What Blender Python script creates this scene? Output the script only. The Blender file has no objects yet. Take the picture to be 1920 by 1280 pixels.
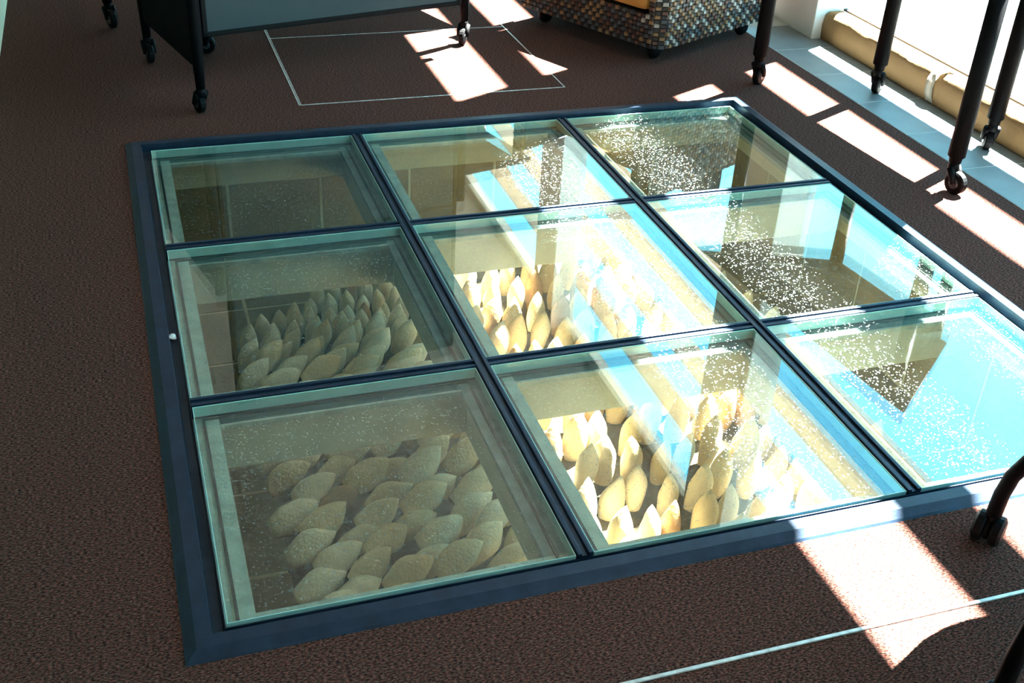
import bpy, bmesh, math, random
from mathutils import Vector, Matrix, noise

# ------------------------------------------------------------------ camera, sky, sun, exposure
scene = bpy.context.scene
C = scene.collection
vs = scene.view_settings
vs.view_transform = 'Standard'; vs.look = 'None'; vs.gamma = 1.0; vs.use_curve_mapping = False
vs.exposure = 0.3

cam_d = bpy.data.cameras.new('camera'); cam = bpy.data.objects.new('camera', cam_d); C.objects.link(cam)
cam_d.sensor_width = 36.0; cam_d.lens = 40.456; cam_d.clip_start = 0.02; cam_d.clip_end = 200
right = Vector((0.94884233, -0.31213676, 0.04763278))
down = Vector((-0.12805032, -0.51828639, -0.84556628))
fwd = Vector((0.28861975, 0.79620968, -0.53174128))
m = Matrix.Identity(4)
for i in range(3):
    m[i][0] = right[i]; m[i][1] = -down[i]; m[i][2] = -fwd[i]
m[0][3], m[1][3], m[2][3] = -1.0255, -2.4197, 1.4246
cam.matrix_world = m
scene.camera = cam

world = bpy.data.worlds.new('sky'); scene.world = world; world.use_nodes = True
wn = world.node_tree; wn.nodes.clear()
wo = wn.nodes.new('ShaderNodeOutputWorld'); wb = wn.nodes.new('ShaderNodeBackground')
wtc = wn.nodes.new('ShaderNodeTexCoord'); wsep = wn.nodes.new('ShaderNodeSeparateXYZ'); wr = wn.nodes.new('ShaderNodeValToRGB')
wn.links.new(wtc.outputs['Generated'], wsep.inputs[0]); wn.links.new(wsep.outputs['Z'], wr.inputs[0])
wr.color_ramp.elements[0].position = 0.0; wr.color_ramp.elements[0].color = (0.30, 0.86, 1.0, 1)
wr.color_ramp.elements[1].position = 0.7; wr.color_ramp.elements[1].color = (0.12, 0.60, 0.98, 1)
wn.links.new(wr.outputs[0], wb.inputs[0]); wb.inputs[1].default_value = 6.3
wn.links.new(wb.outputs[0], wo.inputs[0])

SUNK = 1.6                                  # sun travels along (-1, -0.5, -SUNK)
sun_d = bpy.data.lights.new('sun', 'SUN'); sun = bpy.data.objects.new('sun', sun_d); C.objects.link(sun)
sun_d.energy = 270.0; sun_d.angle = math.radians(0.5); sun_d.color = (1.0, 0.98, 0.94)
sun.rotation_euler = Vector((-1, -0.5, -SUNK)).to_track_quat('-Z', 'Y').to_euler()
sun.location = (4, 2, 6)
scene.cycles.max_bounces = 10; scene.cycles.transparent_max_bounces = 24
scene.cycles.diffuse_bounces = 5; scene.cycles.glossy_bounces = 4
scene.cycles.sample_clamp_indirect = 6.0; scene.cycles.caustics_reflective = False; scene.cycles.caustics_refractive = False

R = random.Random(7)
rad = math.radians

# ------------------------------------------------------------------ materials
MATS = {}
def newmat(name):
    mt = bpy.data.materials.new(name); mt.use_nodes = True; MATS[name] = mt
    return mt, mt.node_tree.nodes, mt.node_tree.links

def pmat(name, col, rough=0.6, metal=0.0, var=0.15, scale=20.0, bump=0.0, bscale=80.0, stretch=(1, 1, 1), spec=0.4):
    """Principled with noise-varied colour and optional fine bump."""
    mt, N, L = newmat(name)
    b = N['Principled BSDF']; b.inputs['Roughness'].default_value = rough; b.inputs['Metallic'].default_value = metal
    b.inputs['Specular IOR Level'].default_value = spec
    tc = N.new('ShaderNodeTexCoord'); mp = N.new('ShaderNodeMapping'); mp.inputs['Scale'].default_value = stretch
    L.new(tc.outputs['Object'], mp.inputs[0])
    nz = N.new('ShaderNodeTexNoise'); nz.inputs['Scale'].default_value = scale; nz.inputs['Detail'].default_value = 5
    L.new(mp.outputs[0], nz.inputs['Vector'])
    rp = N.new('ShaderNodeValToRGB')
    rp.color_ramp.elements[0].position = 0.3; rp.color_ramp.elements[1].position = 0.7
    rp.color_ramp.elements[0].color = tuple(c * (1 - var) for c in col) + (1,)
    rp.color_ramp.elements[1].color = tuple(min(1, c * (1 + var)) for c in col) + (1,)
    L.new(nz.outputs['Fac'], rp.inputs[0]); L.new(rp.outputs[0], b.inputs['Base Color'])
    if bump:
        n2 = N.new('ShaderNodeTexNoise'); n2.inputs['Scale'].default_value = bscale; n2.inputs['Detail'].default_value = 4
        L.new(mp.outputs[0], n2.inputs['Vector'])
        bp = N.new('ShaderNodeBump'); bp.inputs['Strength'].default_value = bump; bp.inputs['Distance'].default_value = 0.01
        L.new(n2.outputs['Fac'], bp.inputs['Height']); L.new(bp.outputs[0], b.inputs['Normal'])
    return mt

def carpet_mat():
    mt, N, L = newmat('carpet')
    b = N['Principled BSDF']; b.inputs['Roughness'].default_value = 1.0; b.inputs['Specular IOR Level'].default_value = 0.05
    tc = N.new('ShaderNodeTexCoord'); mp = N.new('ShaderNodeMapping'); mp.inputs['Scale'].default_value = (0.55, 1.25, 1)
    L.new(tc.outputs['Object'], mp.inputs[0])
    nz = N.new('ShaderNodeTexNoise'); nz.inputs['Scale'].default_value = 290; nz.inputs['Detail'].default_value = 3; nz.inputs['Roughness'].default_value = 0.7
    L.new(mp.outputs[0], nz.inputs['Vector'])
    rp = N.new('ShaderNodeValToRGB'); e = rp.color_ramp.elements
    e[0].position = 0.36; e[0].color = (0.008, 0.004, 0.004, 1); e[1].position = 0.66; e[1].color = (0.185, 0.088, 0.070, 1)
    e.new(0.48).color = (0.053, 0.0235, 0.0188, 1)
    L.new(nz.outputs['Fac'], rp.inputs[0])
    n3 = N.new('ShaderNodeTexNoise'); n3.inputs['Scale'].default_value = 160; n3.inputs['Detail'].default_value = 1
    L.new(tc.outputs['Object'], n3.inputs['Vector'])
    hs = N.new('ShaderNodeMix'); hs.data_type = 'RGBA'; hs.blend_type = 'MULTIPLY'
    rp3 = N.new('ShaderNodeValToRGB'); rp3.color_ramp.elements[0].color = (1.2, 0.8, 0.72, 1); rp3.color_ramp.elements[1].color = (0.8, 1.1, 1.05, 1)
    rp3.color_ramp.elements[0].position = 0.35; rp3.color_ramp.elements[1].position = 0.65
    L.new(n3.outputs['Fac'], rp3.inputs[0]); hs.inputs[0].default_value = 0.7
    L.new(rp.outputs[0], hs.inputs[6]); L.new(rp3.outputs[0], hs.inputs[7]); L.new(hs.outputs[2], b.inputs['Base Color'])
    bp = N.new('ShaderNodeBump'); bp.inputs['Strength'].default_value = 0.4; bp.inputs['Distance'].default_value = 0.004
    L.new(nz.outputs['Fac'], bp.inputs['Height']); L.new(bp.outputs[0], b.inputs['Normal'])
    return mt

def glass_mat(name, tint, boost, specks, film=0.0):
    mt, N, L = newmat(name)
    N.remove(N['Principled BSDF']); out = N['Material Output']
    tr = N.new('ShaderNodeBsdfTransparent'); tr.inputs[0].default_value = tint + (1,)
    gl = N.new('ShaderNodeBsdfGlossy'); gl.inputs['Roughness'].default_value = 0.015; gl.inputs[0].default_value = (0.9, 0.98, 1.0, 1)
    lw = N.new('ShaderNodeLayerWeight'); lw.inputs['Blend'].default_value = 0.5
    pw = N.new('ShaderNodeMath'); pw.operation = 'POWER'; pw.inputs[1].default_value = 5.0
    L.new(lw.outputs['Facing'], pw.inputs[0])
    mul = N.new('ShaderNodeMath'); mul.operation = 'MULTIPLY_ADD'; mul.inputs[1].default_value = 0.96 * boost; mul.inputs[2].default_value = 0.04 * boost
    mul.use_clamp = True
    L.new(pw.outputs[0], mul.inputs[0])
    mx = N.new('ShaderNodeMixShader'); L.new(mul.outputs[0], mx.inputs[0]); L.new(tr.outputs[0], mx.inputs[1]); L.new(gl.outputs[0], mx.inputs[2])
    last = mx.outputs[0]
    if specks:
        tc = N.new('ShaderNodeTexCoord')
        vo = N.new('ShaderNodeTexVoronoi'); vo.inputs['Scale'].default_value = 170; vo.inputs['Randomness'].default_value = 1.0
        L.new(tc.outputs['Object'], vo.inputs['Vector'])
        lt = N.new('ShaderNodeMath'); lt.operation = 'LESS_THAN'
        big = N.new('ShaderNodeTexNoise'); big.inputs['Scale'].default_value = 4.0; L.new(tc.outputs['Object'], big.inputs['Vector'])
        sepc = N.new('ShaderNodeSeparateColor'); L.new(vo.outputs['Color'], sepc.inputs[0])
        rr = N.new('ShaderNodeMapRange'); rr.inputs['To Min'].default_value = 0.10; rr.inputs['To Max'].default_value = 0.36
        L.new(sepc.outputs[1], rr.inputs['Value'])
        L.new(vo.outputs['Distance'], lt.inputs[0]); L.new(rr.outputs[0], lt.inputs[1])
        th = N.new('ShaderNodeMath'); th.operation = 'LESS_THAN'
        th2 = N.new('ShaderNodeMath'); th2.operation = 'MULTIPLY'; th2.inputs[1].default_value = specks * 2
        L.new(big.outputs['Fac'], th2.inputs[0]); L.new(sepc.outputs[0], th.inputs[0]); L.new(th2.outputs[0], th.inputs[1])
        an = N.new('ShaderNodeMath'); an.operation = 'MULTIPLY'; L.new(lt.outputs[0], an.inputs[0]); L.new(th.outputs[0], an.inputs[1])
        ge = N.new('ShaderNodeNewGeometry'); sp = N.new('ShaderNodeSeparateXYZ'); L.new(ge.outputs['True Normal'], sp.inputs[0])
        up = N.new('ShaderNodeMath'); up.operation = 'GREATER_THAN'; up.inputs[1].default_value = 0.5
        tp = N.new('ShaderNodeSeparateXYZ'); L.new(tc.outputs['Object'], tp.inputs[0])
        L.new(sp.outputs['Z'], up.inputs[0])
        an2 = N.new('ShaderNodeMath'); an2.operation = 'MULTIPLY'; L.new(an.outputs[0], an2.inputs[0]); L.new(up.outputs[0], an2.inputs[1])
        an3 = N.new('ShaderNodeMath'); an3.operation = 'MULTIPLY'; an3.inputs[1].default_value = 0.3; L.new(an2.outputs[0], an3.inputs[0])
        ad = N.new('ShaderNodeMath'); ad.operation = 'ADD'; ad.inputs[1].default_value = film; L.new(an3.outputs[0], ad.inputs[0])
        df = N.new('ShaderNodeBsdfDiffuse'); df.inputs[0].default_value = (0.55, 0.62, 0.60, 1)
        m2 = N.new('ShaderNodeMixShader'); L.new(ad.outputs[0], m2.inputs[0]); L.new(last, m2.inputs[1]); L.new(df.outputs[0], m2.inputs[2])
        last = m2.outputs[0]
    L.new(last, out.inputs['Surface'])
    return mt

carpet_mat()
glass_mat('floor_glass', (0.965, 0.985, 0.94), 2.2, 0.42, 0.001)
glass_mat('window_glass', (0.97, 0.99, 0.98), 1.0, 0)
pmat('glass_edge', (0.35, 0.62, 0.55), 0.2, 0, 0.1)
pmat('frame_metal', (0.010, 0.022, 0.042), 0.42, 0.2, 0.25, 30, 0.05, 200, spec=0.22)
pmat('gasket', (0.012, 0.016, 0.018), 0.6)
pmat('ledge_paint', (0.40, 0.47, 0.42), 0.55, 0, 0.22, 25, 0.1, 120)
pmat('ledge_far_shade', (0.05, 0.085, 0.095), 0.4, 0.3, 0.3, 40)  # far side of the ledge, its shade painted into the colour
pmat('ledge_right_shade', (0.20, 0.26, 0.26), 0.5, 0.1, 0.25, 30)  # right side of the ledge, half shade painted into the colour
pmat('pit_concrete', (0.46, 0.46, 0.33), 0.85, 0, 0.12, 8, 0.15, 90)
pmat('beam_paint', (0.52, 0.54, 0.45), 0.6, 0, 0.12, 9, 0.05, 60)
pmat('pit_tile', (0.18, 0.14, 0.068), 0.6, 0, 0.2, 7, 0.08, 70)
pmat('grout', (0.55, 0.47, 0.30), 0.9, 0, 0.15, 30)
pmat('clay_cream', (0.74, 0.60, 0.39), 0.85, 0, 0.14, 18, 0.25, 130)
pmat('clay_pale', (0.80, 0.70, 0.52), 0.85, 0, 0.12, 18, 0.25, 130)
pmat('clay_tan', (0.34, 0.20, 0.095), 0.85, 0, 0.18, 18, 0.25, 130)
pmat('earth', (0.05, 0.038, 0.022), 0.95, 0, 0.3, 25, 0.5, 60)
pmat('black_paint', (0.0022, 0.0022, 0.0026), 0.65, 0, 0.1, 30, spec=0.04)
pmat('black_plastic', (0.003, 0.003, 0.0034), 0.6, 0, 0.1, 30, spec=0.08)
pmat('grey_metal', (0.45, 0.47, 0.48), 0.3, 0.9, 0.05)
pmat('hub_grey', (0.05, 0.05, 0.052), 0.35, 0.4, 0.05)
pmat('panel_grey', (0.036, 0.052, 0.055), 0.7, 0, 0.03, 3, spec=0.15)
pmat('kraft', (0.21, 0.122, 0.047), 0.8, 0, 0.1, 9, 0.35, 25)
pmat('tape', (0.75, 0.72, 0.62), 0.5, 0, 0.05)
pmat('stone', (0.15, 0.17, 0.17), 0.5, 0, 0.12, 9, 0.05, 60)
pmat('stone_joint', (0.50, 0.50, 0.46), 0.9, 0, 0.1)
pmat('white_paint', (0.80, 0.80, 0.74), 0.7, 0, 0.03, 4)
pmat('cream_paint', (0.75, 0.68, 0.48), 0.6, 0, 0.05)
pmat('wall_paint', (0.16, 0.155, 0.135), 0.8, 0, 0.03, 4)
pmat('ceiling_paint', (0.13, 0.13, 0.12), 0.9, 0, 0.03, 4)
pmat('edging', (0.62, 0.61, 0.58), 0.4, 0.3, 0.3, 60)
pmat('paving', (0.22, 0.22, 0.205), 0.9, 0, 0.25, 40)
pmat('timber', (0.30, 0.22, 0.15), 0.8, 0, 0.2, 8, 0.1, 30, (6, 0.6, 6))
pmat('wick_black', (0.004, 0.0035, 0.003), 0.5); pmat('wick_tan', (0.20, 0.105, 0.045), 0.55)
pmat('wick_grey', (0.34, 0.30, 0.26), 0.55); pmat('wick_rust', (0.08, 0.03, 0.018), 0.55); pmat('wick_slate', (0.05, 0.055, 0.06), 0.55)
pmat('cushion', (0.55, 0.26, 0.055), 0.85, 0, 0.08, 20, 0.1, 300)
pmat('chip', (0.85, 0.80, 0.72), 0.8)

# ------------------------------------------------------------------ helpers
def obj(name, bm, mat, parent=None, smooth=False, loc=None):
    me = bpy.data.meshes.new(name); bm.normal_update(); bm.to_mesh(me); bm.free()
    mats = mat if isinstance(mat, (list, tuple)) else [mat]
    for mm in mats: me.materials.append(MATS[mm])
    if smooth:
        for p in me.polygons: p.use_smooth = True
    return link(name, me, parent, loc)

def link(name, me, parent=None, loc=None):
    o = bpy.data.objects.new(name, me); C.objects.link(o)
    if parent: o.parent = parent
    if loc is not None: o.location = loc
    return o

def tag(o, label=None, cat=None, group=None, kind=None):
    if label: o['label'] = label
    if cat: o['category'] = cat
    if group: o['group'] = group
    if kind: o['kind'] = kind
    return o

def empty(name, loc=(0, 0, 0), rz=0.0):
    o = bpy.data.objects.new(name, None); C.objects.link(o); o.location = loc; o.rotation_euler = (0, 0, rz)
    o.empty_display_size = 0.05
    return o

def box(bm, a, b, bev=0.0, mi=0):
    x0, y0, z0 = a; x1, y1, z1 = b
    vs_ = [bm.verts.new(p) for p in ((x0, y0, z0), (x1, y0, z0), (x1, y1, z0), (x0, y1, z0), (x0, y0, z1), (x1, y0, z1), (x1, y1, z1), (x0, y1, z1))]
    fs = [bm.faces.new([vs_[i] for i in q]) for q in ((3, 2, 1, 0), (4, 5, 6, 7), (0, 1, 5, 4), (1, 2, 6, 5), (2, 3, 7, 6), (3, 0, 4, 7))]
    for f in fs: f.material_index = mi
    if bev > 0:
        es = list({e for f in fs for e in f.edges})
        bmesh.ops.bevel(bm, geom=es, offset=bev, segments=2, affect='EDGES', profile=0.6)
    return fs

def bxo(name, a, b, mat, parent=None, bev=0.0):
    bm = bmesh.new(); box(bm, a, b, bev); return obj(name, bm, mat, parent)

def tube(bm, pts, rads, seg=12, caps=True, mi=0):
    pts = [Vector(p) for p in pts]
    if not isinstance(rads, (list, tuple)): rads = [rads] * len(pts)
    rings = []
    prev = None
    for i, p in enumerate(pts):
        d = (pts[min(i + 1, len(pts) - 1)] - pts[max(i - 1, 0)]).normalized()
        if prev is None:
            a = d.orthogonal().normalized()
        else:
            a = (prev - d * prev.dot(d)).normalized()
        prev = a; b = d.cross(a)
        rings.append([bm.verts.new(p + (a * math.cos(2 * math.pi * k / seg) + b * math.sin(2 * math.pi * k / seg)) * rads[i]) for k in range(seg)])
    fs = []
    for i in range(len(rings) - 1):
        for k in range(seg):
            fs.append(bm.faces.new((rings[i][k], rings[i][(k + 1) % seg], rings[i + 1][(k + 1) % seg], rings[i + 1][k])))
    if caps:
        fs.append(bm.faces.new(rings[0][::-1])); fs.append(bm.faces.new(rings[-1]))
    for f in fs: f.material_index = mi
    return fs

def prism(bm, poly, z0, z1, bev=0.0):
    lo = [bm.verts.new((x, y, z0)) for x, y in poly]; hi = [bm.verts.new((x, y, z1)) for x, y in poly]
    n = len(poly); fs = [bm.faces.new(lo[::-1]), bm.faces.new(hi)]
    for i in range(n): fs.append(bm.faces.new((lo[i], lo[(i + 1) % n], hi[(i + 1) % n], hi[i])))
    if bev:
        bmesh.ops.bevel(bm, geom=list({e for f in fs for e in f.edges}), offset=bev, segments=2, affect='EDGES')
    return fs

def strip(name, x0, x1, y0, y1, z, h, mat, parent=None, bev=0.001):
    return bxo(name, (x0, y0, z), (x1, y1, z + h), mat, parent, bev)

# ------------------------------------------------------------------ the room
PX0, PX1, PY0, PY1 = -1.045, 1.04, -1.05, 1.062       # pit opening
XW0, XW1, YF0, YF1 = -1.46, 1.72, -4.5, 9.0
bm = bmesh.new()
def ringplate(bm, outer, inner, z0, z1):
    (ax, bx_, ay, by), (cx, dx, cy, dy) = outer, inner
    for (x0, x1, y0, y1) in ((ax, cx, ay, by), (dx, bx_, ay, by), (cx, dx, ay, cy), (cx, dx, dy, by)):
        box(bm, (x0, y0, z0), (x1, y1, z1))
ringplate(bm, (XW0, 1.47, YF0, YF1), (PX0, PX1, PY0, PY1), -0.03, 0.0)
tag(obj('floor', bm, 'carpet'), 'brown speckled carpet floor around the glass viewing panel', kind='structure')

bm = bmesh.new(); box(bm, (XW0, YF0, 3.0), (1.9, YF1, 3.1)); tag(obj('ceiling', bm, 'ceiling_paint'), kind='structure')
bm = bmesh.new(); box(bm, (XW0 - .1, YF0, -0.03), (XW0, YF1, 3.1)); tag(obj('wall_left', bm, 'wall_paint'), kind='structure')
bm = bmesh.new(); box(bm, (XW0 - .1, YF1, -0.03), (1.9, YF1 + .1, 3.1)); tag(obj('wall_back', bm, 'wall_paint'), kind='structure')
bm = bmesh.new(); box(bm, (XW0 - .1, YF0 - .1, -0.03), (1.9, YF0, 3.1)); tag(obj('wall_front', bm, 'wall_paint'), kind='structure')
bm = bmesh.new(); box(bm, (XW0, YF0, 0.0), (XW0 + 0.013, YF1, 0.09), 0.003); tag(obj('baseboard_left', bm, 'cream_paint'), 'cream baseboard along the wall away from the window', kind='structure')
# window wall: white columns and head
bm = bmesh.new()
COLS = [(1.66, 2.07), (4.3, 4.7), (6.9, 7.3), (YF1 - .2, YF1), (YF0, YF0 + .2)]
for a, b in COLS: box(bm, (1.70, a, -0.03), (1.88, b, 3.0), 0.006)
tag(obj('wall_right', bm, 'white_paint'), 'white painted column between the tall windows', kind='structure')
OPEN = [(YF0 + .2, 1.66), (2.07, 4.3), (4.7, 6.9), (7.3, YF1 - .2)]
for i, (a, b) in enumerate(OPEN):
    w = empty('window_%d' % (i + 1), (1.84, (a + b) / 2, 0.0)); tag(w, 'tall window pane with bright daylight outside', kind='structure')
    bm = bmesh.new(); box(bm, (-0.004, a - (a + b) / 2, 0.115), (0.004, b - (a + b) / 2, 2.93)); obj('pane', bm, 'window_glass', w)
    bm = bmesh.new(); box(bm, (-0.008, a - (a + b) / 2, 0.112), (0.010, b - (a + b) / 2, 0.120)); obj('gasket', bm, 'gasket', w)
    bm = bmesh.new(); box(bm, (-0.03, a - (a + b) / 2, 2.92), (0.04, b - (a + b) / 2, 3.0)); obj('window_head', bm, 'white_paint', w)
    if i:
        bm = bmesh.new(); box(bm, (-0.08, a - (a + b) / 2, -0.03), (0.04, b - (a + b) / 2, 0.112)); obj('window_rail', bm, 'white_paint', w)
# stone threshold: each tile its own piece
bm = bmesh.new(); box(bm, (1.47, YF0, -0.03), (1.745, YF1, 0.0002))
th = tag(obj('trim_1', bm, 'stone_joint'), 'pale grey stone tile threshold along the window', kind='structure')
bm = bmesh.new(); box(bm, (-0.1265, -0.1475, -0.012), (0.1415, 0.1475, 0.001), 0.0004); tile_me = None
t0 = obj('tile', bm, 'stone', th, loc=(1.5985, 0.0, 0)); tile_me = t0.data
C.objects.unlink(t0); bpy.data.objects.remove(t0)
yj = 0.95 + 0.3 * 3 - 0.15
while yj > -1.6:
    link('tile', tile_me, th, (1.5985, yj, R.uniform(-0.0003, 0.0003))); yj -= 0.3
# carpet hatch edging
bm = bmesh.new()
for (x0, y0, x1, y1) in ((-0.486, 1.304, 0.474, 1.3075), (-0.486, 1.304, -0.4815, 2.25), (-0.479, 1.304, -0.4765, 2.25), (0.470, 1.304, 0.474, 2.25), (-0.486, 2.032, 0.474, 2.034)):
    box(bm, (x0, y0, -0.002), (x1, y1, 0.0015))
tag(obj('trim_2', bm, 'edging'), 'thin pale metal edging of a square hatch in the carpet', kind='structure')
bm = bmesh.new()
box(bm, (-0.95, -1.305, -0.002), (0.398, -1.299, 0.003)); box(bm, (0.390, -2.3, -0.002), (0.398, -1.297, 0.003))
tag(obj('trim_3', bm, 'edging'), 'long pale metal edging strip set in the carpet', kind='structure')

# ------------------------------------------------------------------ the pit
PD = -0.45
bm = bmesh.new(); box(bm, (PX0 - .1, PY0 - .1, PD - .08), (PX1 + .1, PY1 + .1, PD - 0.0015))
pf = tag(obj('floor_pit', bm, 'grout'), 'tiled floor of the shallow pit under the glass', kind='structure')
TX = [-1.063 + 0.3 * i for i in range(8)]; TY = [-1.03 + 0.3 * i for i in range(8)]
bm = bmesh.new(); box(bm, (-0.1455, -0.1455, -0.012), (0.1455, 0.1455, 0.0), 0.001); ft = obj('tile', bm, 'pit_tile'); ft_me = ft.data
bpy.data.objects.remove(ft)
for i in range(7):
    for j in range(7):
        o = link('tile', ft_me, pf, (TX[i] + .15, TY[j] + .15, PD + R.uniform(-.001, .001)))
def pitwall(name, a, b, axis):
    bm = bmesh.new(); box(bm, a, b); w = tag(obj(name, bm, 'pit_concrete'), kind='structure'); return w
W = {}
W['l'] = pitwall('wall_pit_left', (PX0 - .12, PY0 - .12, PD - .006), (PX0, PY1 + .12, -0.031), 0)
W['r'] = pitwall('wall_pit_right', (PX1, PY0 - .12, PD - .006), (PX1 + .12, PY1 + .12, -0.031), 0)
W['b'] = pitwall('wall_pit_back', (PX0, PY1, PD - .006), (PX1, PY1 + .12, -0.031), 1)
W['f'] = pitwall('wall_pit_front', (PX0, PY0 - .12, PD - .006), (PX1, PY0, -0.031), 1)
bm = bmesh.new(); box(bm, (-0.1455, -0.006, 0.004), (0.1455, 0.006, 0.294), 0.001); wt = obj('tile', bm, 'pit_tile'); wt_me = wt.data; bpy.data.objects.remove(wt)
for i in range(7):
    for key, y, rz in (('b', PY1 + 0.004, 0), ('f', PY0 - 0.004, 0)):
        o = link('tile', wt_me, W[key], (TX[i] + .15, y, PD)); o.rotation_euler = (0, 0, rz)
    for key, x in (('l', PX0 - 0.004), ('r', PX1 + 0.004)):
        o = link('tile', wt_me, W[key], (x, TY[i] + .15, PD)); o.rotation_euler = (0, 0, rad(90))
# support beams
bm = bmesh.new(); box(bm, (-0.04, PY0, -0.165), (0.04, PY1, -0.046), 0.004); bme = obj('support_beam', bm, 'beam_paint')
BEAM_G = 'support beams under the glass floor'
bme.location = (-0.35, 0, 0); tag(bme, 'pale painted beam running under the glass floor joints', 'beam', BEAM_G)
b2 = bme.copy(); C.objects.link(b2); b2.location = (0.35, 0, 0)
xs = [(PX0, -0.39), (-0.31, 0.31), (0.39, PX1)]
for yy in (-0.3585, 0.3585):
    for a, b in xs:
        bm = bmesh.new(); box(bm, (a, yy - .04, -0.155), (b, yy + .04, -0.046), 0.004)
        tag(obj('cross_beam', bm, 'beam_paint'), 'short pale cross beam between the long beams under the glass', 'beam', BEAM_G)

# ------------------------------------------------------------------ glass viewing floor
GF = tag(empty('glass_floor', (0, 0, 0)), 'nine-pane glass viewing floor in a dark blue metal frame set in the carpet', 'glass floor')
AX, AY = 1.056, 1.079
def rail(name, p0, p1, inward):
    """mitred rim rail with a sloped outer edge, a flat and a recessed groove"""
    prof = [(0.0, 0.0), (0.004, 0.004), (0.020, 0.014), (0.046, 0.014), (0.048, -0.010), (0.066, -0.010), (0.068, -0.003), (0.070, -0.003), (0.070, -0.030), (0.0, -0.030)]
    bm = bmesh.new(); p0 = Vector(p0); p1 = Vector(p1); d = (p1 - p0).normalized(); n = Vector(inward)
    r0 = [bm.verts.new(p0 + n * a + d * a + Vector((0, 0, z))) for a, z in prof]
    r1 = [bm.verts.new(p1 + n * a - d * a + Vector((0, 0, z))) for a, z in prof]
    k = len(prof)
    for i in range(k): bm.faces.new((r0[i], r0[(i + 1) % k], r1[(i + 1) % k], r1[i]))
    bm.faces.new(r0[::-1]); bm.faces.new(r1)
    bmesh.ops.recalc_face_normals(bm, faces=bm.faces)
    return obj(name, bm, 'frame_metal', GF)
rail('rim_rail', (-AX, -AY, 0), (AX, -AY, 0), (0, 1, 0)); rail('rim_rail', (AX, -AY, 0), (AX, AY, 0), (-1, 0, 0))
rail('rim_rail', (AX, AY, 0), (-AX, AY, 0), (0, -1, 0)); rail('rim_rail', (-AX, AY, 0), (-AX, -AY, 0), (1, 0, 0))
IX, IY = AX - 0.07, AY - 0.07
MX, MY, MW = 0.35, 0.3585, 0.015
def mull(a, b, axis):
    bm = bmesh.new(); L_ = (b - a) / 2
    for s in (-1, 1): box(bm, (a, s * MW - (0.0045 if s > 0 else -0.0045) - 0.0045, -0.030), (b, s * MW + (0.0045 if s < 0 else -0.0045) + 0.0045, 0.006), 0.0015)
    box(bm, (a, -MW + 0.006, -0.046), (b, MW - 0.006, 0.001))
    return bm
for x in (-MX, MX):
    o = obj('mullion', mull(-IY, IY, 1), 'frame_metal', GF); o.location = (x, 0, 0.001); o.rotation_euler = (0, 0, rad(90))
for y in (-MY, MY):
    for a, b in ((-IX, -MX - MW), (-MX + MW, MX - MW), (MX + MW, IX)):
        o = obj('mullion', mull(a, b, 0), 'frame_metal', GF); o.location = (0, y, 0)
gx = [(-IX, -MX - MW), (-MX + MW, MX - MW), (MX + MW, IX)]
gy = [(-IY, -MY - MW), (-MY + MW, MY - MW), (MY + MW, IY)]
for a, b in gx:
    for c, d in gy:
        e = 0.003
        cx, cy = (a + b) / 2, (c + d) / 2; hx, hy = (b - a) / 2 - e, (d - c) / 2 - e
        bm = bmesh.new(); box(bm, (-hx, -hy, -0.024), (hx, hy, 0.0), 0.0015)
        pn = obj('glass_pane', bm, 'floor_glass', GF, loc=(cx, cy, 0.002))
        # green cut edge seen round the pane and the pale bearing ledge under it; shade is painted into its far and right sides
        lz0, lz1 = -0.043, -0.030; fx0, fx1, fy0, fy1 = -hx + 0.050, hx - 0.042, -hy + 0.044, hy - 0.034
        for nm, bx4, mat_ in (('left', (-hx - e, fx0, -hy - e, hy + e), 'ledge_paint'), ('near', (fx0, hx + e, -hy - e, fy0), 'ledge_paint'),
                              ('right', (fx1, hx + e, fy0, hy + e), 'ledge_right_shade'), ('far', (fx0, fx1, fy1 + 0.006, hy + e), 'ledge_far_shade'), ('lip', (fx0, fx1, fy1, fy1 + 0.006), 'ledge_paint')):
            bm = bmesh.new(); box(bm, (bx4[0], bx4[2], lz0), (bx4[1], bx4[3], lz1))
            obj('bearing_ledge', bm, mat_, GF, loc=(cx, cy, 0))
        bm = bmesh.new()
        ringplate(bm, (-hx + 0.016, hx - 0.016, -hy + 0.004, hy - 0.004), (-hx + 0.022, hx - 0.022, -hy + 0.007, hy - 0.007), -0.030, -0.0265)
        obj('gasket', bm, 'gasket', GF, loc=(cx, cy, 0))
        bm = bmesh.new()
        ringplate(bm, (-hx - 0.0005, hx + 0.0005, -hy - 0.0005, hy + 0.0005), (-hx + 0.0012, hx - 0.0012, -hy + 0.0012, hy - 0.0012), -0.0235, 0.0012)
        obj('pane_edge', bm, 'glass_edge', pn)

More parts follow.
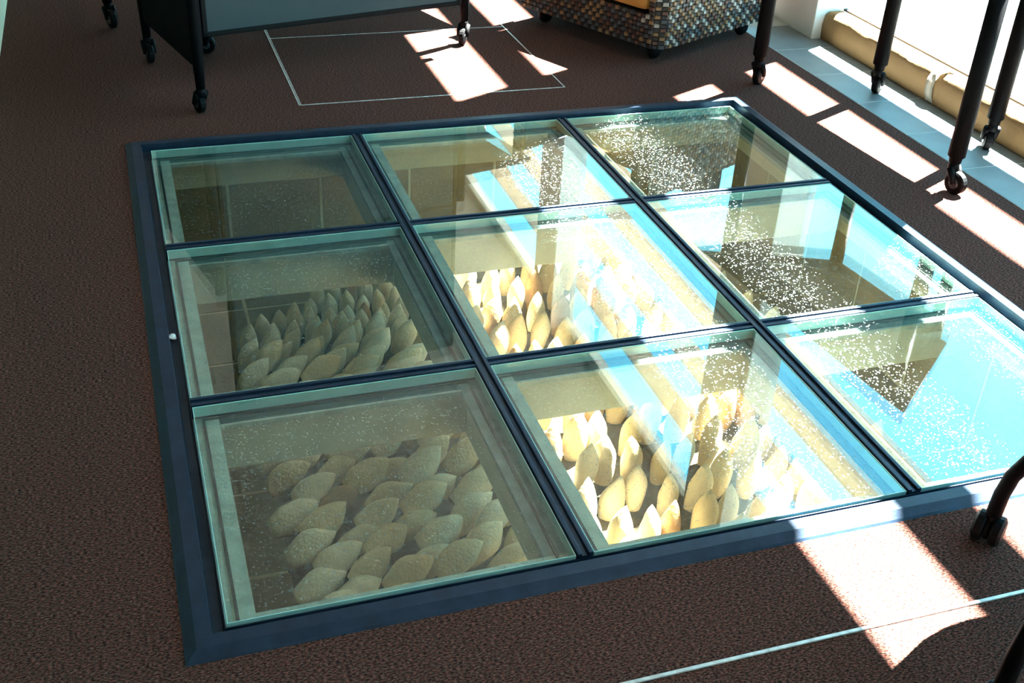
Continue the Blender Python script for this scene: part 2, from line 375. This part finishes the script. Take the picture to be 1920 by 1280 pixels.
# ------------------------------------------------------------------ clay lobes heaped in the pit
def lobe_mesh(seed, L_=0.125, W_=0.036, T_=0.024):
    rr = random.Random(seed); bm = bmesh.new(); nu, nv = 10, 12
    off = Vector((rr.uniform(0, 50), rr.uniform(0, 50), rr.uniform(0, 50)))
    rings = []; pk = rr.uniform(0.38, 0.5); bend = rr.uniform(-0.012, 0.012); skew = rr.uniform(-0.006, 0.006)
    for i in range(nu):
        u = i / nu
        w = (0.62 + 0.38 * math.sin(math.pi / 2 * min(u / pk, 1))) if u < pk else max(0.0, math.cos(math.pi / 2 * (u - pk) / (1 - pk))) ** 0.85
        ring = []
        for k in range(nv):
            a = 2 * math.pi * k / nv; cx = math.cos(a); sx = math.sin(a)
            x = W_ * w * cx; y = T_ * (0.35 + 0.65 * w) * (w ** 0.5) * math.copysign(abs(sx) ** 1.25, sx)
            p = Vector((x + bend * math.sin(math.pi * u) + skew * u, y + 0.012 * (u - 0.4) ** 2, u * L_))
            n_ = noise.noise(p * 28 + off) * 0.0035
            p += Vector((cx, sx, 0)) * n_
            ring.append(bm.verts.new(p))
        rings.append(ring)
    tip = bm.verts.new((skew, 0.012 * 0.36, L_)); base = bm.verts.new((0, 0, -0.004))
    for i in range(nu - 1):
        for k in range(nv): bm.faces.new((rings[i][k], rings[i][(k + 1) % nv], rings[i + 1][(k + 1) % nv], rings[i + 1][k]))
    for k in range(nv):
        bm.faces.new((rings[-1][k], rings[-1][(k + 1) % nv], tip)); bm.faces.new((rings[0][(k + 1) % nv], rings[0][k], base))
    bmesh.ops.recalc_face_normals(bm, faces=bm.faces)
    me = bpy.data.meshes.new('clay_lobe'); bm.to_mesh(me); bm.free()
    for p in me.polygons: p.use_smooth = True
    return me
LOBES = {}
for mi, mn in enumerate(('clay_cream', 'clay_pale', 'clay_tan')):
    LOBES[mn] = []
    for s in range(5):
        me = lobe_mesh(100 + s); me.materials.append(MATS[mn]); LOBES[mn].append(me)

def bay(x, y):
    cx = 0 if x < -0.35 else (1 if x < 0.35 else 2); cy = 0 if y < -0.3585 else (1 if y < 0.3585 else 2)
    return cx, cy
BAYS = {(0, 0): 'under the unlit corner pane', (0, 1): 'under the edge pane away from the window',
        (1, 0): 'under the edge pane by the long carpet strip', (1, 1): 'under the middle pane',
        (2, 0): 'under the corner pane by the wheeled chair', (2, 1): 'under the edge pane by the trapezoid table',
        (0, 2): 'at the heap edge by the folded table', (1, 2): 'at the heap edge by the carpet hatch', (2, 2): 'at the heap edge by the wicker chair'}
nl = 0
def put_lobe(x, y, z, T, N0, s, wf=1.0):
    global nl
    T = Vector(T).normalized(); N = Vector(N0); N = (N - T * N.dot(T)).normalized(); X = N.cross(T) * -1
    mn = R.choices(('clay_cream', 'clay_pale', 'clay_tan'), (5, 4, 1.9 if x > -0.3 else 0.25))[0]
    me = R.choice(LOBES[mn])
    o = link('clay_lobe', me)
    mt = Matrix.Identity(4)
    for i in range(3):
        mt[i][0] = X[i] * s * wf; mt[i][1] = -N[i] * s; mt[i][2] = T[i] * s
    mt[0][3], mt[1][3], mt[2][3] = x, y, z
    o.matrix_world = mt
    kind = {'clay_cream': 'cream', 'clay_pale': 'off-white', 'clay_tan': 'tan-brown'}[mn]
    pose = 'leaning' if T.z < 0.75 else 'upright'
    b = BAYS[bay(x, y)]
    fx = x + 0.37 / SUNK
    if x > -0.30 and y < 0.5 and (0.08 < fx < 0.25 or 0.47 < fx < 0.62): pose = 'sunlit ' + pose
    if x < -0.74: b = b.replace('under', 'next to bare tiles under')
    tag(o, '%s %s clay lobe %s' % (pose, kind, b), 'clay lobe', '%s %s clay lobes %s' % (pose, kind, b))
    nl += 1
# earth bed
def smooth(a, b, t):
    t = min(1, max(0, (t - a) / (b - a))); return t * t * (3 - 2 * t)
bm = bmesh.new(); nx, ny = 50, 50; grid = []
for i in range(nx + 1):
    row = []
    for j in range(ny + 1):
        x = -0.86 + (0.80 + 0.86) * i / nx; y = -0.98 + (0.80 + 0.98) * j / ny
        e = min(i, nx - i, j, ny - j)
        lim = 0.43 + (x + 0.83) * 0.72                                  # slanting rear edge of the heap
        f = min(1, max(0, (lim - y) / 0.08)) * min(1, e / 3) * min(1, max(0, (x + 0.80 + 0.1 * max(0, y * -0.1)) / 0.07))
        h = 0.035 + (0.06 * smooth(0.5, 0.0, y) if x < -0.33 else 0.0)
        row.append(bm.verts.new((x, y, PD - 0.004 + f * (h + 0.012 * noise.noise(Vector((x * 9, y * 9, 3)))))))
    grid.append(row)
for i in range(nx):
    for j in range(ny): bm.faces.new((grid[i][j], grid[i + 1][j], grid[i + 1][j + 1], grid[i][j + 1]))
tag(obj('floor_earth', bm, 'earth', smooth=True), 'low bed of dark brown earth under the clay lobes', kind='structure')

def smooth(a, b, t):
    t = min(1, max(0, (t - a) / (b - a))); return t * t * (3 - 2 * t)
# left part of the heap: lobes lie over towards the window, straightening up towards the rear
y = -0.74; j = 0
while y < 0.80:
    lim = lambda x: 0.46 + (x + 0.83) * 0.72
    x = -0.80 + (0.06 if j % 2 else 0.0) * (1 - 0.4 * smooth(0.1, 0.6, y)) + R.uniform(-.012, .012) + 0.03 * smooth(-0.2, -0.8, y)
    while x < -0.30:
        back = smooth(0.05, 0.55, y); rt = smooth(-0.55, -0.32, x)
        phi = rad((72 - 22 * rt) * (1 - back) + 4 * back + R.uniform(-7, 7))
        if y < lim(x):
            al = rad(R.uniform(0, 22))
            T = (math.sin(phi) * math.cos(al), math.sin(phi) * math.sin(al) + 0.08, math.cos(phi))
            up = 0.75 * (1 - back) + 0.2 * back
            z = PD + 0.03 + (0.078 + (0.022 if j % 2 else 0.0)) * (1 - back) + R.uniform(-.006, .008)
            sx = math.sin(phi) * 0.06
            put_lobe(x - sx + 0.01, y + R.uniform(-.012, .012), z, T, (R.uniform(-.15, .15), -1 + 0.3 * up, up), R.uniform(0.9, 1.06) * (0.98 - 0.18 * back), 1 - 0.15 * back)
        x += (0.047 + 0.072 * math.sin(phi)) * R.uniform(0.92, 1.1)
    y += 0.058 + 0.014 * smooth(0.1, 0.6, y); j += 1
# right part: upright rows
y = -0.74; j = 0
while y < 0.62:
    x = -0.265 + (0.03 if j % 2 else 0.0) + R.uniform(-.01, .01)
    while x < 0.69 - 0.25 * smooth(0.2, 0.7, y):
        phi = rad(6 + 16 * smooth(0.1, 0.6, x) + R.uniform(-5, 5)); al = rad(R.uniform(-20, 20))
        T = (math.sin(phi) * math.cos(al), math.sin(phi) * math.sin(al) + R.uniform(0.02, 0.16), math.cos(phi))
        put_lobe(x, y + (0.012 if int(x * 100) % 2 else -0.012), PD + 0.028 + R.uniform(-.008, .02), T, (R.uniform(-.35, .15), -1, 0.15), R.uniform(1.0, 1.2), R.uniform(0.72, 0.86))
        x += 0.069 * R.uniform(0.98, 1.08)
    y += 0.122; j += 1
print('lobes', nl)

# ------------------------------------------------------------------ casters
def caster(parent, x, y, ang, r=0.035, w=0.026, name='caster'):
    """swivel fork with one wheel; the wheel, hub and cap are its pieces"""
    h = 2 * r + 0.028; c, s = math.cos(ang), math.sin(ang)
    def tr(p): return (x + p[0] * c - p[1] * s, y + p[0] * s + p[1] * c, p[2])
    bm = bmesh.new()
    for sd in (-1, 1):
        pts = [tr((-0.012, sd * (w / 2 + .004), r)), tr((-0.004, sd * (w / 2 + .004), r + 0.018)), tr((0.012, sd * (w / 2 + .003), 2 * r + 0.010))]
        tube(bm, pts, [0.009, 0.010, 0.012], 8)
    tube(bm, [tr((0.012, 0, 2 * r + 0.002)), tr((0.012, 0, h))], [0.018, 0.014], 12)
    cs = obj(name, bm, 'black_plastic', parent, True)
    bm = bmesh.new()
    ax = [tr((-0.010, t, r)) for t in (-w / 2, -w / 2 + 0.004, w / 2 - 0.004, w / 2)]
    tube(bm, ax, [r * 0.86, r, r, r * 0.86], 20)
    obj('wheel', bm, 'black_plastic', cs, False)
    bm = bmesh.new()
    for sd in (-1, 1): tube(bm, [tr((-0.010, sd * (w / 2 - .001), r)), tr((-0.010, sd * (w / 2 + .0025), r))], [r * 0.5, r * 0.42], 16)
    obj('hub', bm, 'hub_grey', cs)
    return tr((0.012, 0, h)), h

# ------------------------------------------------------------------ trapezoid table by the window
T1 = tag(empty('trapezoid_table', (0, 0, 0)), 'trapezoid table on black wheeled legs beside the window', 'table')
LEG = [(1.195, 1.20, 215), (1.595, 1.028, 215), (1.326, 0.207, 105), (1.664, 0.476, 240)]
for (x, y, a) in LEG:
    top, h = caster(T1, x, y, rad(a))
    bm = bmesh.new(); tube(bm, [(top[0], top[1], h - 0.004), (top[0], top[1], 0.11), (top[0], top[1], 0.115), (top[0], top[1], 0.695)], [0.018, 0.020, 0.0265, 0.0265], 16)
    obj('leg', bm, 'black_paint', T1, True)
bm = bmesh.new(); prism(bm, [(1.10, 1.33), (1.25, 0.06), (1.705, 0.43), (1.655, 1.10)], 0.70, 0.728, 0.006); obj('tabletop', bm, 'panel_grey', T1)
bm = bmesh.new()
P4 = [(1.195, 1.20), (1.326, 0.207), (1.664, 0.476), (1.595, 1.028)]
for i in range(4):
    a, b = P4[i], P4[(i + 1) % 4]; tube(bm, [(a[0], a[1], 0.675), (b[0], b[1], 0.675)], 0.018, 8)
obj('apron_frame', bm, 'black_paint', T1, True)

# ------------------------------------------------------------------ folded tables on casters (left rear)
def folded_table(name, label, FL, BL, FR, BR, pa, pb, zb, zt, angs):
    t = tag(empty(name, (0, 0, 0)), label, 'folding table')
    tops = [caster(t, p[0], p[1], rad(a), 0.032, 0.022) for p, a in zip((FL, BL, FR, BR), angs)]
    for i, k in enumerate(('front', 'rear', 'front', 'rear')):
        top, h = tops[i]
        bm = bmesh.new(); tube(bm, [(top[0], top[1], h - .004), (top[0], top[1], 0.16), (top[0], top[1], 0.24), (top[0], top[1], 0.68)], [0.015, 0.018, 0.021, 0.021], 12)
        obj('leg', bm, 'black_paint', t, True)
    # end gussets: flat black plates spanning front to rear leg, cut away below
    for a, b in ((0, 1), (2, 3)):
        if a == 2: lowz = 0.40
        else: lowz = 0.17
        p, q = Vector(tops[a][0]), Vector(tops[b][0]); p.z = q.z = 0; d = q - p; n = Vector((-d.y, d.x, 0)).normalized() * 0.009
        prof = [(0.0, lowz), (0.07, lowz - 0.015), (0.94, lowz - 0.02), (1.0, lowz - 0.01), (1.0, 0.68), (0.0, 0.68)]
        bm = bmesh.new()
        A = [bm.verts.new(p + d * u + n + Vector((0, 0, z))) for u, z in prof]; B = [bm.verts.new(p + d * u - n + Vector((0, 0, z))) for u, z in prof]
        bm.faces.new(A); bm.faces.new(B[::-1])
        for i in range(len(prof)): bm.faces.new((A[i], B[i], B[(i + 1) % len(prof)], A[(i + 1) % len(prof)]))
        bmesh.ops.recalc_face_normals(bm, faces=bm.faces)
        obj('end_plate', bm, 'black_paint', t)
    pa, pb = Vector(pa), Vector(pb); d = (pb - pa); ln = d.length; d.normalize(); ang = math.atan2(d.y, d.x)
    bm = bmesh.new(); box(bm, (0, -0.012, zb + 0.016), (ln, 0.012, zt - 0.016), 0.002)
    o = obj('tabletop', bm, 'panel_grey', t); o.location = (pa.x, pa.y, 0); o.rotation_euler = (0, 0, ang)
    bm = bmesh.new()
    box(bm, (-0.01, -0.015, zb), (ln + 0.01, 0.015, zb + 0.018), 0.004); box(bm, (-0.01, -0.015, zt - 0.018), (ln + 0.01, 0.015, zt), 0.004)
    box(bm, (-0.012, -0.015, zb), (0.006, 0.015, zt), 0.004); box(bm, (ln - 0.006, -0.015, zb), (ln + 0.012, 0.015, zt), 0.004)
    o2 = obj('edge_band', bm, 'black_plastic', t); o2.location = o.location; o2.rotation_euler = o.rotation_euler
    bm = bmesh.new(); tube(bm, [(tops[0][0][0], tops[0][0][1], 0.62), ((pa.x), pa.y, 0.64), (pb.x, pb.y, 0.64), (tops[2][0][0], tops[2][0][1], 0.62)], 0.016, 8)
    obj('cross_bar', bm, 'black_paint', t, True)
    return t
folded_table('folded_table', 'folded wheeled table with a pale grey upright top facing the glass floor', (-0.806, 1.297), (-0.935, 1.844), (0.246, 1.846), (0.14, 2.40),
             (-0.755, 1.515), (0.188, 1.745), 0.185, 1.33, (-70, 100, 60, 80))
T2 = tag(empty('wheeled_shade_table', (0, 0, 0)), 'wheeled table behind the folded table, its unseen open top added to shade the carpet', 'table')
for (x, y, a) in ((-0.719, 1.90, -20), (-1.054, 2.275, 110), (0.58, 2.62, 60), (0.30, 3.0, 80)):
    top, h = caster(T2, x, y, rad(a), 0.034, 0.024)
    bm = bmesh.new(); tube(bm, [(top[0], top[1], h - 0.004), (top[0], top[1], 0.12), (top[0], top[1], 0.70)], [0.018, 0.022, 0.022], 12); obj('leg', bm, 'black_paint', T2, True)
bm = bmesh.new(); prism(bm, [(-0.82, 1.90), (0.72, 2.27), (0.45, 3.12), (-1.16, 2.33)], 0.70, 0.728, 0.006); obj('tabletop', bm, 'panel_grey', T2)  # unseen top, added and shaped to keep the sun stripe off the carpet

# ------------------------------------------------------------------ woven wicker armchair
WA = math.atan2(0.28, 0.57)                    # direction of its side
WC = tag(empty('wicker_armchair', (0.90, 1.454, 0), WA), 'woven wicker armchair in black, tan and grey with an orange-tan seat cushion', 'armchair')
SD, SWd = 0.66, 0.74                            # side depth (x) and front width (y) in its own frame
bm = bmesh.new(); box(bm, (0.012, 0.012, 0.065), (SD, SWd - .012, 0.185)); obj('seat_base', bm, 'wick_black', WC)
bm = bmesh.new(); box(bm, (0.012, 0.012, 0.185), (SD, 0.062, 0.58), 0.01); obj('armrest', bm, 'wick_black', WC)
bm = bmesh.new(); box(bm, (0.012, SWd - 0.062, 0.185), (SD, SWd - .012, 0.58), 0.01); obj('armrest', bm, 'wick_black', WC)
bm = bmesh.new(); box(bm, (SD - 0.10, 0.062, 0.185), (SD, SWd - .062, 0.76), 0.01); obj('backrest', bm, 'wick_black', WC)
bm = bmesh.new(); box(bm, (-0.012, 0.066, 0.188), (SD - 0.11, SWd - 0.066, 0.43), 0.045); obj('seat_cushion', bm, 'cushion', WC, True)
def weave(parent, o, ux, nrm, wd, z0, z1, cw=0.0190, ch=0.0160, wts=(5, 5, 2, 2.5)):
    o, ux, nrm = Vector(o), Vector(ux), Vector(nrm); bm = bmesh.new(); nx, nz = int(wd / cw), int((z1 - z0) / ch)
    cw = wd / nx; ch = (z1 - z0) / nz
    cols = [R.choices((1, 2, 3, 4), (4, 4, 2, 2))[0] for _ in range(nx)]
    for i in range(nx):
        for k in range(nz):
            over = (i + k) % 2
            c = 0
            if over: c = R.choices((1, 2, 3, 4), wts)[0]
            hgt = 0.0085 if over else 0.005
            p = [o + ux * (i * cw) + Vector((0, 0, z0 + k * ch)), o + ux * ((i + 1) * cw) + Vector((0, 0, z0 + k * ch)),
                 o + ux * ((i + 1) * cw) + Vector((0, 0, z0 + (k + 1) * ch)), o + ux * (i * cw) + Vector((0, 0, z0 + (k + 1) * ch))]
            ce = sum(p, Vector()) / 4
            q = [ce + (v - ce) * 0.70 + nrm * hgt for v in p]
            a = [bm.verts.new(v) for v in p]; b = [bm.verts.new(v) for v in q]
            fs = [bm.faces.new(b)] + [bm.faces.new((a[t], a[(t + 1) % 4], b[(t + 1) % 4], b[t])) for t in range(4)]
            for f in fs: f.material_index = c
    bmesh.ops.recalc_face_normals(bm, faces=bm.faces)
    w = obj('woven_strands', bm, ['wick_black', 'wick_tan', 'wick_grey', 'wick_rust', 'wick_slate'], parent)
    w['kind'] = 'stuff'
    return w
ch_ = 0.035                                     # narrow corner facet between front and side
weave(WC, (0.0, SWd, 0), (0, -1, 0), (-1, 0, 0), SWd - ch_, 0.06, 0.185, 0.019, 0.016, (4, 0.3, 3, 4))  # darker strand mix paints in the shade on the front face
weave(WC, (0.0, 0.062, 0), (0, -1, 0), (-1, 0, 0), 0.062 - ch_, 0.185, 0.58)
weave(WC, (0.0, SWd, 0), (0, -1, 0), (-1, 0, 0), 0.062, 0.185, 0.58)
weave(WC, (0.0, ch_, 0), (ch_, -ch_, 0), (-0.707, -0.707, 0), 1.0, 0.06, 0.58, 0.34)
weave(WC, (ch_, 0.0, 0), (1, 0, 0), (0, -1, 0), SD - ch_, 0.06, 0.58)
for (x, y) in ((0.06, SWd - 0.09), (SD - 0.05, 0.05), (0.07, 0.07), (SD - 0.07, SWd - 0.09)):
    bm = bmesh.new(); bmesh.ops.create_uvsphere(bm, u_segments=16, v_segments=10, radius=0.034)
    for v in bm.verts: v.co.y *= 0.8; v.co += Vector((x, y, 0.034))
    tube(bm, [(x, y, 0.05), (x, y, 0.085)], 0.014, 10)
    obj('ball_caster', bm, 'black_plastic', WC, True)

# ------------------------------------------------------------------ kraft paper wrapped window rail
def wrap():
    bm = bmesh.new(); y0, y1, n = -2.6, 1.655, 210
    prof = [(1.744, -0.001), (1.740, 0.003), (1.738, 0.03), (1.738, 0.06), (1.741, 0.085), (1.748, 0.104), (1.762, 0.114), (1.785, 0.117), (1.805, 0.116), (1.826, 0.113), (1.828, 0.05), (1.828, -0.001)]
    rows = []
    for i in range(n + 1):
        y = y0 + (y1 - y0) * i / n; row = []
        for k, (x, z) in enumerate(prof):
            amp = 0.010 if 4 <= k <= 8 else (0.004 if k in (2, 3) else 0.0)
            nn = noise.noise(Vector((y * 9, k * 0.6, 1))) + 0.6 * noise.noise(Vector((y * 24, k * 0.9, 7)))
            row.append(bm.verts.new((x + amp * 0.6 * nn * (1 if k < 7 else 0), y, z + (amp * nn * 0.8 if k >= 4 and k < 9 else 0))))
        rows.append(row)
    for i in range(n):
        for k in range(len(prof) - 1): bm.faces.new((rows[i][k], rows[i][k + 1], rows[i + 1][k + 1], rows[i + 1][k]))
        bm.faces.new((rows[i][-1], rows[i][0], rows[i + 1][0], rows[i + 1][-1]))
    bm.faces.new(rows[0][::-1]); bm.faces.new(rows[-1])
    bmesh.ops.recalc_face_normals(bm, faces=bm.faces)
    o = tag(obj('paper_wrapped_rail', bm, 'kraft', smooth=True), 'low window rail wrapped in crumpled brown kraft paper', 'wrapped rail')
    bm = bmesh.new(); pts = [(1.739, 0.005), (1.7345, 0.03), (1.7335, 0.06), (1.735, 0.09), (1.743, 0.115), (1.765, 0.124), (1.80, 0.126)]
    a = []
    for k, (x, z) in enumerate(pts):
        y = 0.90 + 0.012 * math.sin(k * 0.8); a.append([bm.verts.new((x, y - 0.022, z)), bm.verts.new((x - 0.0015, y, z + 0.001)), bm.verts.new((x, y + 0.022, z))])
    for k in range(len(pts) - 1):
        for t in range(2): bm.faces.new((a[k][t], a[k][t + 1], a[k + 1][t + 1], a[k + 1][t]))
    bmesh.ops.solidify(bm, geom=bm.faces[:], thickness=0.0008)
    obj('masking_tape', bm, 'tape', o, True)
wrap()

# ------------------------------------------------------------------ swivel chair on casters (right, only its feet show)
CH = tag(empty('wheeled_chair', (0, 0, 0)), 'black chair with curved tube legs and twin casters beside the metal carpet strip', 'chair')
cc = Vector((0.50, -1.52, 0))
def twin(parent, x, y, ang):
    c, s = math.cos(ang), math.sin(ang); r = 0.030
    def tr(p): return (x + p[0] * c - p[1] * s, y + p[0] * s + p[1] * c, p[2])
    bm = bmesh.new(); tube(bm, [tr((0, -0.004, r)), tr((0, 0.004, r))], r * 0.8, 12); tube(bm, [tr((0, 0, r)), tr((0, 0, 0.075))], 0.009, 10)
    cs = obj('caster', bm, 'black_plastic', parent, True)
    for sd in (-1, 1):
        bm = bmesh.new(); tube(bm, [tr((0, sd * 0.007, r)), tr((0, sd * 0.010, r)), tr((0, sd * 0.022, r)), tr((0, sd * 0.027, r))], [r * 0.9, r, r, r * 0.75], 20)
        obj('wheel', bm, 'black_plastic', cs)
for (a, pts) in ((35, [(.396, -1.166, .062), (.400, -1.165, .11), (.408, -1.167, .15), (.428, -1.175, .19), (.462, -1.20, .235), (.49, -1.26, .31), (.49, -1.33, .425)]),
                 (20, [(.135, -1.52, .062), (.133, -1.523, .14), (.142, -1.523, .20), (.175, -1.523, .27), (.22, -1.523, .34), (.26, -1.523, .425)]),
                 (80, [(.80, -1.36, .062), (.80, -1.36, .14), (.79, -1.365, .20), (.74, -1.39, .30), (.70, -1.41, .425)]),
                 (120, [(.55, -1.86, .062), (.55, -1.86, .14), (.545, -1.85, .20), (.53, -1.79, .30), (.52, -1.75, .425)])):
    twin(CH, pts[0][0], pts[0][1], rad(a))
    bm = bmesh.new(); tube(bm, pts, 0.0145, 12); obj('leg', bm, 'black_paint', CH, True)
bm = bmesh.new()
poly = []
for k in range(36):
    a = 2 * math.pi * k / 36; cx, sx = math.cos(a), math.sin(a)
    poly.append((cc.x + 0.32 * cx, cc.y + 0.32 * sx))
prism(bm, poly, 0.42, 0.47); obj('seat', bm, 'black_plastic', CH)
bm = bmesh.new(); box(bm, (cc.x + 0.22, cc.y - 0.2, 0.55), (cc.x + 0.25, cc.y + 0.2, 0.88), 0.01); obj('backrest', bm, 'black_plastic', CH)
bm = bmesh.new()
for s in (-1, 1): tube(bm, [(cc.x + 0.2, cc.y + s * 0.17, 0.44), (cc.x + 0.26, cc.y + s * 0.17, 0.47), (cc.x + 0.262, cc.y + s * 0.17, 0.85)], 0.011, 8)
obj('back_support', bm, 'black_paint', CH, True)

# ------------------------------------------------------------------ crumb of white plaster on the frame edge
bm = bmesh.new(); bmesh.ops.create_icosphere(bm, subdivisions=2, radius=0.009)
for v in bm.verts: v.co *= 1 + 0.5 * noise.noise(v.co * 160); v.co.z = max(v.co.z * 0.7, -0.004)
tag(obj('plaster_crumb', bm, 'chip', loc=(-1.000, -0.075, -0.004)), 'small white plaster crumb lying in the frame groove beside the glass edge', 'crumb')

# ------------------------------------------------------------------ outside
bm = bmesh.new(); box(bm, (1.9, -30, -0.2), (60, 40, -0.04)); tag(obj('ground_outside', bm, 'paving'), 'pale sunlit paving outside the window', kind='structure')
PG = tag(empty('pergola', (0, 0, 0)), 'timber slat pergola outside the windows', 'pergola')
PZ = 3.2; sh = PZ / SUNK
for a, b in ((0.27, 0.45), (0.64, 0.84), (1.03, 1.23), (1.40, 1.62)):
    bm = bmesh.new(); box(bm, (a + sh, -6.5, PZ), (b + sh, 9.8, PZ + 0.02)); obj('plank', bm, 'timber', PG)
for y in (-6.2, 9.4):
    bm = bmesh.new(); box(bm, (1.95, y, PZ + 0.02), (3.8, y + .1, PZ + .16)); obj('beam', bm, 'timber', PG)
    bm = bmesh.new(); box(bm, (3.64, y, -0.05), (3.74, y + .1, PZ + .02)); obj('post', bm, 'timber', PG)
